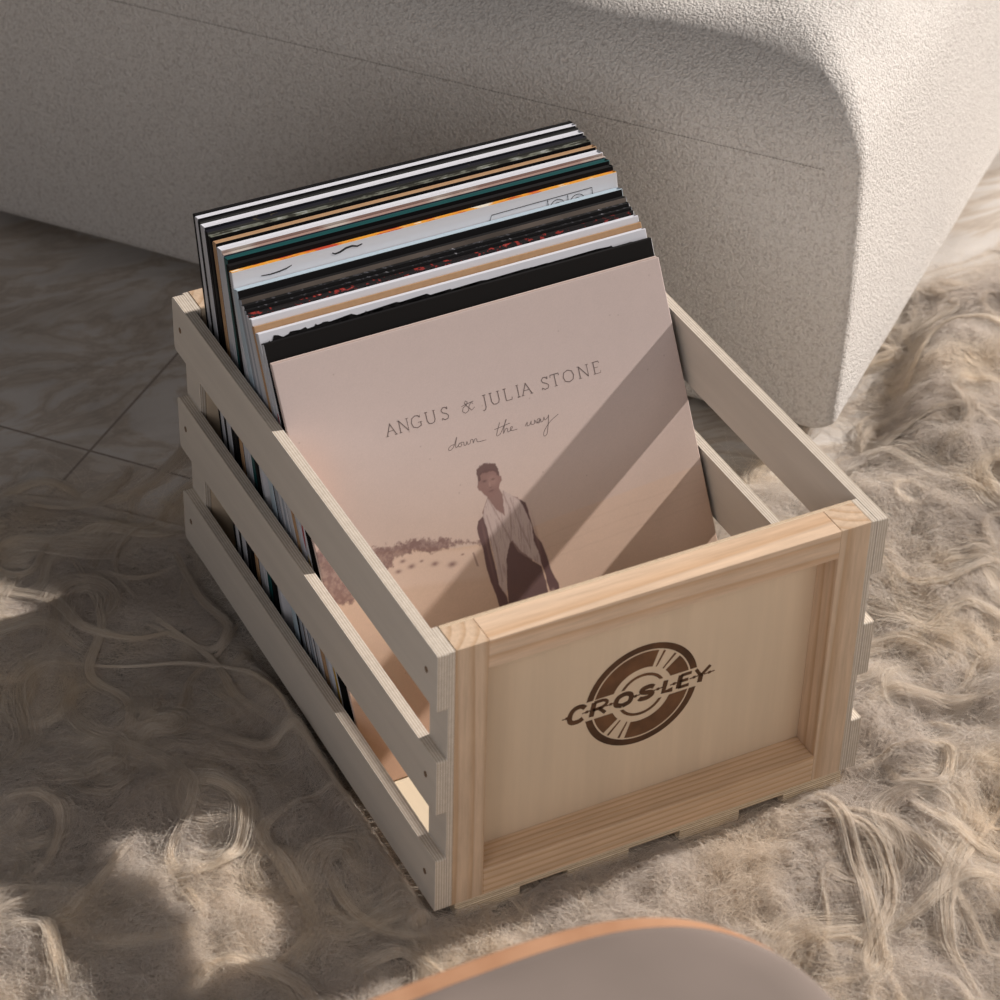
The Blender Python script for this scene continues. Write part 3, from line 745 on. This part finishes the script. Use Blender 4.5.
# ragged black paint (index 19)
e, s, th = recobjs[19]
top = []; rr = random.Random(4); x = 6.0; yv = 302.0
while x < 300:
    base = 305.0 - 1.0 * min(1, x / 200)
    yv = base + rr.uniform(-2.2, 2.2) * (1.3 if x < 140 else .8)
    top.append((x, yv)); x += rr.uniform(1.2, 4.0)
left = [(6 + rr.uniform(-2.5, 3.0), z) for z in np.arange(296, 200, -4.0)]
f3 = face3(.0012)
poly = [(a * .001, b * .001) for a, b in top + [(306, 303), (307, 200)] + [(8, 200)] + list(reversed(left))]
bm = bmesh.new(); prism_bm(bm, poly, f3, .00015); bmesh.ops.triangulate(bm, faces=[f for f in bm.faces if len(f.verts) > 4])
bm_link('ragged_black_paint', bm, BLK, s)['label'] = 'jagged-edged black painted area'
# red and yellow shapes on the left margin of the black one (index 20), seen beside the front cover
e, s, th = recobjs[20]
side3 = lambda u, v, w: (-.00003 - w, u, v)
REDI = flat('red_ink', (0.36, 0.012, 0.02), .4); YELI = flat('yellow_ink', (0.48, 0.30, 0.03), .4)
for nm, mt_, lb, pl in (('red_print', REDI, 'deep red shape on the edge', [(.4, 262), (.6, 230), (2.5, 212), (4.4, 206), (4.4, 222), (3.0, 236), (2.0, 262)]),
                        ('red_print', REDI, 'deep red shape on the edge', [(.3, 180), (2.6, 168), (4.4, 160), (4.4, 172), (2.2, 184)]),
                        ('yellow_print', YELI, 'mustard yellow shape on the edge', [(.4, 150), (3.0, 158), (4.4, 150), (4.4, 120), (2.0, 124)]),
                        ('yellow_print', YELI, 'mustard yellow shape on the edge', [(.4, 70), (3.4, 78), (4.4, 60), (4.4, 30), (1.4, 26)])):
    bm = bmesh.new(); prism_bm(bm, mm(pl), side3, .0001); bm_link(nm, bm, mt_, s)['label'] = lb

# ------------------------------------------------------------------ front gatefold cover with the beach print
def pip(x, y, poly):
    ins = np.zeros(x.shape, bool); n = len(poly)
    for i in range(n):
        x0, y0 = poly[i]; x1, y1 = poly[(i + 1) % n]
        ins ^= ((y0 > y) != (y1 > y)) & (x < (x1 - x0) * (y - y0) / (y1 - y0 + 1e-12) + x0)
    return ins
def soft(x, y, poly, jit=0.0, seed=3, sof=.5):
    sd = poly_sd(x, y, poly)
    if jit:
        sd = sd + jit * 1.6 * value_noise(x, y, .35, seed, 4)
    return sstep(-sof, sof, sd)
def cover_print():
    S_ = 312.0; n = 620
    u = np.linspace(0, S_, n); X, Y = np.meshgrid(u, u, indexing='ij')
    def mix(C, col, a): return C * (1 - a[..., None]) + np.array(col) * a[..., None]
    g = sstep(60, 260, Y)
    C = np.zeros((n, n, 3)) + np.array((.60, .475, .425))
    top = np.array((.53, .44, .42)); low = np.array((.60, .445, .355))
    C = low * (1 - g[..., None]) + top * g[..., None]
    # warm light leak along the left edge
    C = mix(C, (.66, .44, .36), .45 * np.exp(-((X - 8) / 22) ** 2) * sstep(100, 170, Y) * (1 - sstep(215, 285, Y)))
    nA = lambda a, b: value_noise(a, b, .022, 31, 4); nB = lambda a, b: value_noise(a, b, .12, 51, 4); nC = lambda a, b: value_noise(a, b, .45, 71, 3)
    # sand below the dune line
    xs = [0, 18, 42, 80, 104, 125, 145, 170, 193, 224, 312]; yv = [168, 167, 164, 156, 149, 146, 145, 147, 148.7, 149.7, 154]
    hz = np.interp(X, xs, yv)
    sand = sstep(-.8, .8, hz - Y)
    sc_ = np.array((.595, .43, .33)) * (1 + .05 * nA(X, Y) + .03 * nC(X * .6, Y * 1.6))[..., None]
    k_ = sand * np.where(X > 170, .55, .8); C = C * (1 - k_[..., None]) + sc_ * k_[..., None]
    C = mix(C, (.55, .33, .22), .55 * (1 - sstep(20, 110, Y)))
    # dune face lighter than the foreground
    dune = sstep(0, 4, hz - Y) * sstep(0, 6, Y - (118 + .18 * (125 - X))) * (1 - sstep(118, 130, X))
    C = mix(C, (.64, .49, .41), .75 * dune)
    # scrub on the dune
    scrub = [(-5, 178), (12, 176), (35, 169.5), (42.6, 166.5), (48.8, 166.6), (56, 164.4), (66.8, 164.5), (81, 163), (86.4, 159.2), (96.6, 158.4), (104, 155), (119, 149.5), (125, 148), (125, 146.3), (115, 148.6),
             (103.7, 151.5), (96.8, 150), (90.9, 151.8), (84.4, 150.8), (73.4, 155.5), (63.1, 156), (54.7, 155.6), (54, 150.2), (46.8, 147.6), (40, 150), (30, 145), (18, 133), (6, 137), (-5, 142)]
    sg = soft(X, Y, scrub, 2.2, 41, 1.3) * (.72 + .28 * np.clip(1.2 * nC(X, Y) + .6, 0, 1))
    C = mix(C, (.185, .105, .10), .88 * sg)
    for (a, b, r) in ((67.6, 146, 3.0), (57, 145.2, 2.6), (85.5, 142.6, 3.2), (98.5, 138.4, 3.8), (61.9, 151.5, 2.4), (76, 147.5, 1.6), (108, 143, 1.4), (45, 140, 3), (30, 132, 4)):
        C = mix(C, (.20, .115, .11), .85 * np.exp(-(((X - a) / r) ** 2 + ((Y - b - .2 * nB(X * 3, Y * 3)) / (r * .55)) ** 2) * 1.2))
    C = mix(C, (.24, .15, .14), .7 * soft(X, Y, [(115.6, 142), (117, 142), (117.6, 137), (118.4, 131), (116.8, 131.6), (116.3, 136)], 0, 1, .5))
    # faint far ridge lines
    for k in range(3):
        C = mix(C, (.50, .36, .28), .25 * np.exp(-((Y - hz + 10 + 9 * k - 3 * nA(X, Y)) / .7) ** 2) * (X > 165))
    # standing person, arms hanging, long pale scarf
    dk = (.135, .078, .078)
    larm = [(131, 166), (125.6, 162.8), (123.2, 158), (123.4, 151), (124.5, 141), (123.8, 129.3), (124.7, 117.2), (126.5, 106.8), (127.1, 96), (129, 84), (133, 80), (135.4, 88), (134.6, 97.7), (134.4, 104.4), (131, 112.4), (130.9, 125.2), (130.5, 141.1), (131.5, 158)]
    rarm = [(158, 170.5), (161.5, 169), (164.9, 165.6), (165.8, 160.4), (166.4, 148.4), (167.2, 140.3), (170.7, 133.3), (172.5, 122.9), (173.3, 112.7), (175, 106.2), (177, 100.6), (176.3, 95.8), (172.6, 94.5), (168.6, 97.8), (168.1, 105.2), (168.2, 110.2), (166.4, 120.6), (162.6, 131.4), (162.7, 144.9), (160, 157)]
    trous = [(144.9, 139.8), (140.3, 130), (136.6, 111.7), (134, 92), (134, 60), (138, 20), (150, 20), (152, 70), (154, 70), (158, 20), (170, 20), (168.5, 70), (167.3, 97.5), (167.4, 104.5), (166.5, 117), (158.3, 125), (151.2, 132), (148, 141)]
    torso = [(137, 178), (146, 178), (160, 171), (164, 150), (160, 120), (140, 120), (133, 150), (130, 168)]
    neck = [(137.1, 183.3), (146.8, 182.6), (148.8, 176.1), (146.5, 161.5), (141, 166.5), (136.8, 175.4)]
    scarf = [(136.5, 177), (132.3, 170.5), (129.9, 164.8), (130.9, 155.7), (131.4, 144.8), (131.8, 128.9), (130.6, 113.5), (134.5, 103.8), (138.4, 119.1), (140.7, 130.2), (146.4, 141.4), (148.6, 141.7), (152.1, 133.8), (158.8, 125.9), (166.9, 116.9),
             (166.9, 126.5), (165.1, 136.9), (165.8, 148.6), (164.3, 156.8), (160.8, 168.7), (155.4, 173.8), (149.3, 179.4), (147.9, 169.5), (146.9, 161), (141.1, 167.1)]
    head = [(132.8, 193.3), (131.4, 188.5), (130.6, 187), (131.4, 184.2), (133.0, 183.3), (134.6, 180.2), (137.4, 177.3), (140.6, 176.4), (143.9, 178.2), (147.2, 182.0), (148.6, 184.8), (150.6, 186.5), (150.8, 189.6), (149.4, 190.4), (149, 194), (145.9, 196.4), (139.8, 197.7), (135.2, 196.4)]
    hair = [(132.9, 190.6), (132.0, 195.6), (133.2, 199.4), (136.0, 201.6), (139.2, 202.6), (142.0, 202.2), (145.4, 201.2), (148.2, 198.9), (149.5, 195.6), (149.2, 190.6), (148.0, 190.8), (147.4, 193.4), (144, 195.4), (139.3, 195.6), (135.2, 194.6), (133.9, 191.4)]
    for pl, col, a, j in ((torso, (.24, .155, .145), 1, 0), (trous, (.14, .085, .083), 1, .3), (larm, dk, 1, .2), (rarm, dk, 1, .2), (neck, (.25, .155, .14), 1, 0), (scarf, (.50, .40, .375), 1, .4), (head, (.25, .15, .135), 1, 0), (hair, (.13, .075, .07), .96, .9)):
        C = mix(C, col, a * soft(X, Y, pl, j, 7, .55))
    sc = soft(X, Y, scarf, .4, 7, .55)
    C = mix(C, (.32, .235, .22), sc * .75 * np.clip(value_noise(X * 3.2 - .35 * Y, Y * .35, .35, 91, 3) * 1.6, 0, 1))
    for ln_ in ([(149, 178), (152, 165), (150, 152), (147, 141)], [(137, 176), (142, 160), (145, 150), (147, 142)], [(154, 172), (157, 150), (161, 132)], [(133, 165), (135, 140), (134, 115)]):
        for (ax_, ay_), (bx_, by_) in zip(ln_, ln_[1:]):
            tt = np.clip(((X - ax_) * (bx_ - ax_) + (Y - ay_) * (by_ - ay_)) / ((bx_ - ax_) ** 2 + (by_ - ay_) ** 2), 0, 1)
            C = mix(C, (.25, .17, .16), .5 * sc * np.exp(-((np.hypot(X - ax_ - tt * (bx_ - ax_), Y - ay_ - tt * (by_ - ay_))) / .6) ** 2))
    # simple shading of the face: brow, eye hollows, nose, mouth, lit side
    def blob(x0, y0, rx, ry, col, a):
        nonlocal C; C = mix(C, col, a * np.exp(-(((X - x0) / rx) ** 2 + ((Y - y0) / ry) ** 2)))
    blob(143.8, 188.5, 4.0, 3.8, (.37, .235, .205), .6); blob(137.2, 189.6, 1.7, .8, (.10, .06, .06), .75); blob(144.0, 189.2, 1.7, .8, (.11, .065, .06), .7)
    blob(140.6, 186.0, .8, 1.8, (.38, .25, .22), .6); blob(140.8, 183.9, 1.1, .5, (.12, .07, .065), .5); blob(140.8, 181.4, 2.0, .6, (.13, .07, .068), .7)
    blob(128, 140, 1.0, 20, (.24, .15, .14), .5); blob(168, 140, 1.2, 14, (.26, .165, .15), .4); blob(171.5, 97, 1.4, 1.6, (.42, .30, .27), .6)
    C = C * (1 + .018 * nB(X, Y) + .02 * np.random.default_rng(2).normal(0, 1, X.shape))[..., None]
    C = np.clip(C, 0, 1)
    sp = np.random.default_rng(9)
    for _ in range(26):
        a, b = sp.uniform(5, 305, 2); C = mix(C, (.25, .18, .16), .6 * np.exp(-(((X - a) ** 2 + (Y - b) ** 2) / .25)))
    return u * .001, C
def front_cover():
    tl = .5136; y0 = .1316
    e = empty('record_sleeve'); S = .312
    e.matrix_world = Matrix.Translation((0.0011, y0, ZF + .0009)) @ Matrix.Rotation(.028, 4, 'Z') @ Matrix.Rotation(-tl, 4, 'X')
    tag(e, 'frontmost record sleeve with a sepia beach photograph of a standing person', 'record', PACK)
    paper = flat('sepia_card', (0.56, .45, .41), .6); edge = flat('sepia_card_edge', (0.60, .52, .49), .7)
    # two boards of the gatefold
    for ya, yb, nm in ((.0005, .0017, 'front_board'), (.0021, .0034, 'rear_board')):
        bm = bmesh.new(); box_bm(0.0003 if ya < .002 else 0.0, S - .0003, ya, yb, 0 if ya < .002 else .0018, S - (.0002 if ya < .002 else -.0012), .0004, 1, bm)
        o = bm_link(nm, bm, [paper], e)
        if nm == 'front_board': fb = o
    bm = bmesh.new(); box_bm(.0012, S - .0012, .0016, .0022, .0020, S - .004, .0001, 1, bm); bm_link('inner_sleeve', bm, flat('inner_paper', (0.20, .14, .13), .8), e)
    u, C = cover_print(); n = len(u)
    X, Z = np.meshgrid(u, u, indexing='ij')
    V = np.stack([X.ravel(), np.full(n * n, .0), Z.ravel()], 1)
    Vb = V.copy(); Vb[:, 1] = .0006
    i = np.arange(n - 1)[:, None] * n + np.arange(n - 1)[None, :]
    F = np.stack([i, i + n, i + n + 1, i + 1], 2).reshape(-1, 4)
    me = bpy.data.meshes.new('printed_cover')
    # closed thin sheet: front grid + rim
    rim = np.concatenate([np.arange(n) * n, (n - 1) * n + np.arange(1, n), (np.arange(n - 2, -1, -1)) * n + n - 1, np.arange(n - 2, 0, -1)])
    nb = len(rim); verts = np.vstack([V, Vb[rim]])
    k = np.arange(nb); rf = np.stack([rim, rim[(k + 1) % nb], n * n + (k + 1) % nb, n * n + k], 1)
    rf = rf[:, ::-1]
    allf = np.vstack([F, rf])
    me.vertices.add(len(verts)); me.vertices.foreach_set('co', verts.ravel())
    me.loops.add(allf.size); me.loops.foreach_set('vertex_index', allf.ravel().astype(np.int32))
    me.polygons.add(len(allf)); me.polygons.foreach_set('loop_start', np.arange(0, allf.size, 4, dtype=np.int32))
    me.update(calc_edges=True); me.validate()
    at = me.color_attributes.new('print', 'FLOAT_COLOR', 'POINT')
    cc = np.ones((len(verts), 4)); cc[:n * n, :3] = C.reshape(-1, 3); cc[n * n:, :3] = (.6, .5, .47)
    at.data.foreach_set('color', cc.astype(np.float32).ravel())
    m, nt, b = newmat('printed_paper')
    a = nt.nodes.new('ShaderNodeVertexColor'); a.layer_name = 'print'
    L(nt, a.outputs[0], b.inputs['Base Color']); b.inputs['Roughness'].default_value = .55; b.inputs['Specular IOR Level'].default_value = .25
    pc = link('printed_cover', me, m, fb)
    pc['label'] = 'sepia print of a beach with a standing person'
    # ---- title lettering: strokes in millimetres on the cover
    ink = flat('cover_ink', (.15, .115, .11), .6)
    G = {'A': ([(0, 0), (.48, 1)], [(.44, 1), (.92, 0)], [(.2, .38), (.72, .38)], [(-.1, 0), (.16, 0)], [(.76, 0), (1.04, 0)]),
         'N': ([(.12, 0), (.12, 1)], [(.12, 1), (.86, 0)], [(.86, 0), (.86, 1)], [(0, 0), (.26, 0)], [(-.02, 1), (.16, 1)], [(.74, 1), (1, 1)]),
         'G': ([(.86, .8), (.7, .97), (.45, 1), (.15, .85), (.04, .5), (.15, .14), (.5, 0), (.86, .12)], [(.86, .12), (.86, .42)], [(.62, .42), (1, .42)], [(.86, .8), (.87, 1)]),
         'U': ([(.12, 1), (.12, .3), (.25, .05), (.5, 0), (.75, .08), (.84, .3), (.84, 1)], [(0, 1), (.26, 1)], [(.72, 1), (.98, 1)]),
         'S': ([(.66, .8), (.5, .98), (.28, .98), (.1, .8), (.18, .6), (.55, .42), (.7, .24), (.58, .03), (.3, -.02), (.06, .14)], [(.66, .8), (.67, 1)], [(.06, .14), (.04, -.02)]),
         'J': ([(.4, 1), (.4, .0), (.28, -.2), (.05, -.24)], [(.24, 1), (.56, 1)]),
         'L': ([(.14, 1), (.14, 0), (.68, 0), (.74, .2)], [(0, 1), (.28, 1)]),
         'I': ([(.2, 0), (.2, 1)], [(.06, 0), (.34, 0)], [(.06, 1), (.34, 1)]),
         'T': ([(.4, 0), (.4, 1)], [(.0, .82), (.02, 1), (.78, 1), (.8, .82)], [(.26, 0), (.54, 0)]),
         'O': ([(.5, 0), (.15, .14), (.04, .5), (.16, .86), (.5, 1), (.84, .86), (.96, .5), (.84, .14), (.5, 0)],),
         'E': ([(.14, 0), (.14, 1)], [(.14, 1), (.64, 1), (.66, .84)], [(.14, .52), (.52, .52)], [(.0, 0), (.68, 0), (.72, .18)], [(.02, 1), (.14, 1)]),
         '&': ([(.95, .62), (.78, .72), (.62, .5), (.5, .12), (.25, 0), (.05, .2), (.15, .48), (.42, .62), (.55, .85), (.42, 1), (.32, .85), (.45, .55), (.75, .1), (1, .3)], [(.05, .62), (.5, .72), (1.0, .8)])}
    t3 = lambda a, b, w: (a * .001, -.00002 - w, b * .001)
    H_ = 8.7
    line = [('A', 71.9, 8.0), ('N', 81.6, 8.6), ('G', 91.6, 8.8), ('U', 103.2, 8.6), ('S', 115.4, 8.4), ('&', 131.8, 10.5), ('J', 148.0, 8.0), ('U', 155.2, 8.6), ('L', 166.6, 8.4), ('I', 176.6, 8.0), ('A', 181.2, 8.4),
            ('S', 197.2, 8.6), ('T', 205.4, 9.0), ('O', 215.4, 9.4), ('N', 228.2, 9.2), ('E', 240.4, 8.6)]
    bm = bmesh.new()
    for ch, x0, w in line:
        yb = 240.7 + (x0 - 72) * .006
        for k, st in enumerate(G[ch]):
            ribbon_bm(bm, [(x0 + p[0] * w, yb + p[1] * H_) for p in st], (.68 if k < 2 else .42) * (.7 if ch == '&' else 1), t3, .00006)
    bm_link('title_lettering', bm, ink, pc)['label'] = 'thin grey serif capitals'
    bm = bmesh.new()
    SCR = [[(120.2, 221.6), (117.6, 221.4), (115.4, 219.6), (116.2, 218.3), (118.6, 219.2), (121.0, 222.0), (123.6, 226.4), (121.8, 222.0), (121.2, 219.0), (122.8, 219.6), (124.8, 221.6), (123.4, 219.9), (124.6, 218.7), (126.2, 220.0), (125.4, 221.5), (128.0, 221.3), (127.8, 219.2), (129.4, 218.9), (130.6, 221.2), (130.8, 219.0), (132.6, 219.1), (133.8, 221.4), (135.4, 221.2), (135.2, 218.7), (137.0, 221.2), (138.4, 220.8), (138.8, 218.6), (145.5, 218.3)],
           [(158.8, 227.6), (154.4, 219.6), (156.0, 218.8), (158.4, 220.4), (164.2, 227.8), (163.2, 227.2), (159.8, 218.9), (162.2, 221.8), (163.8, 221.6), (163.6, 219.1), (166.0, 219.9), (168.0, 221.7), (166.6, 222.0), (166.2, 219.5), (171.2, 219.2)],
           [(153.4, 223.6), (166.8, 225.0)],
           [(177.8, 219.6), (180.2, 222.1), (179.4, 219.4), (181.8, 219.7), (183.4, 222.1), (182.9, 219.6), (185.4, 219.4), (186.2, 222), (187.6, 219.2), (190.8, 221.9), (188.6, 221.8), (187.8, 220.2), (189.2, 219.0), (191.0, 221.4), (190.9, 219.2), (192.8, 219.8), (194.0, 222.2), (194.2, 219.8), (197.0, 221.2), (198.0, 222.6), (195.8, 215.3), (193.4, 209.3), (190.8, 208.8), (192.0, 212.3), (198.0, 217.6), (205.7, 221.1)]]
    for st in SCR:
        sm = []
        for i in range(len(st) - 1):
            p0, p1, p2, p3 = [np.array(st[min(max(j, 0), len(st) - 1)]) for j in (i - 1, i, i + 1, i + 2)]
            for uu in (0, .33, .66): sm.append(tuple(.5 * (2 * p1 + (p2 - p0) * uu + (2 * p0 - 5 * p1 + 4 * p2 - p3) * uu ** 2 + (3 * p1 - p0 - 3 * p2 + p3) * uu ** 3)))
        sm.append(st[-1]); ribbon_bm(bm, sm, .42, t3, .00006)
    bm_link('script_lettering', bm, ink, pc)['label'] = 'thin handwritten words'
front_cover()

# ================================================================== STOOL in the foreground
def stool():
    seat_z = .300
    root = empty('stool', (-.10, -.42, FLOOR)); tag(root, 'smooth grey-brown padded stool seat with a tan wooden shell, nearest the camera', 'stool')
    leather, nt, b = newmat('grey_leather')
    n = N(nt, 'ShaderNodeTexNoise', Scale=400.0, Detail=3.0); L(nt, coords(nt), n.inputs['Vector'])
    n2 = N(nt, 'ShaderNodeTexNoise', Scale=9.0, Detail=3.0); L(nt, coords(nt), n2.inputs['Vector'])
    L(nt, ramp(nt, n2.outputs[0], [(.3, (.20, .165, .145)), (.7, (.245, .20, .178))]), b.inputs['Base Color']); b.inputs['Roughness'].default_value = .27; bump(nt, b, n.outputs[0], .06, .0004)
    tan, nt, b = newmat('tan_shell')
    n = N(nt, 'ShaderNodeTexNoise', Scale=30.0, Detail=4.0); L(nt, coords(nt, (1, 1, 12)), n.inputs['Vector'])
    L(nt, ramp(nt, n.outputs[0], [(.3, (.44, .23, .13)), (.7, (.56, .32, .195))]), b.inputs['Base Color']); b.inputs['Roughness'].default_value = .4
    # outline (world xy) of the far edge as seen, closed towards the camera
    far = [(-.30, -.305), (-.207, -.300), (-.149, -.298), (-.100, -.2985), (-.060, -.304), (-.028, -.317), (-.005, -.338), (.010, -.366), (.0165, -.405), (.017, -.46), (.012, -.52), (-.01, -.565), (-.06, -.59), (-.15, -.60), (-.25, -.595), (-.31, -.57), (-.335, -.52), (-.34, -.44), (-.335, -.36), (-.325, -.32)]
    c = Vector((-.16, -.445))
    P = []
    m_ = len(far)
    for i in range(m_):
        p0, p1, p2, p3 = [np.array(far[(i + j) % m_]) for j in (-1, 0, 1, 2)]
        for uu in (0, .25, .5, .75): P.append(.5 * (2 * p1 + (p2 - p0) * uu + (2 * p0 - 5 * p1 + 4 * p2 - p3) * uu ** 2 + (3 * p1 - p0 - 3 * p2 + p3) * uu ** 3))
    P = np.array(P)
    d = np.roll(P, -1, 0) - np.roll(P, 1, 0); d /= np.linalg.norm(d, axis=1)[:, None]; nrm = np.stack([-d[:, 1], d[:, 0]], 1)
    if ((nrm * (P - np.array(c))).sum(1)).mean() < 0: nrm = -nrm
    rl = np.array(root.location)
    def body(name, prof, shift, mat):
        bm = bmesh.new(); R_ = []
        for ins, z in prof:
            q = P - nrm * ins + np.array(shift)
            R_.append([bm.verts.new((x - rl[0], y - rl[1], z - rl[2])) for x, y in q])
        for a, b2 in zip(R_, R_[1:]):
            for i in range(len(a)): bm.faces.new((a[i], a[(i + 1) % len(a)], b2[(i + 1) % len(a)], b2[i]))
        bm.faces.new(R_[-1]); bm.faces.new(list(reversed(R_[0])))
        return bm_link(name, bm, mat, root, True)
    body('seat_shell', [(.012, seat_z - .034), (.004, seat_z - .030), (0, seat_z - .022), (0, seat_z - .004), (.001, seat_z - .0015), (.003, seat_z)], (0, 0), tan)['label'] = 'tan wooden shell edge'
    pr = [(.006, seat_z - .004), (.005, seat_z)]
    for i in range(1, 13):
        a = math.pi / 2 * i / 12; pr.append((.005 + .030 * (1 - math.cos(a)), seat_z + .012 * math.sin(a)))
    pr += [(.05, seat_z + .0128), (.08, seat_z + .0135)]
    body('seat_pad', pr, (.005, -.009), leather)
    for x, y in ((-.28, -.36), (-.05, -.37), (-.05, -.53), (-.28, -.53)):
        bm = bmesh.new(); z0, z1 = max(FLOOR + .0125, float(rug_h(np.array(x), np.array(y))) + .004), seat_z - .030
        bmesh.ops.create_cone(bm, cap_ends=True, segments=20, radius1=.011, radius2=.016, depth=z1 - z0)
        bmesh.ops.translate(bm, verts=bm.verts, vec=(x - rl[0], y - rl[1], (z0 + z1) / 2 - rl[2])); bm_link('leg', bm, tan, root, True)
stool()
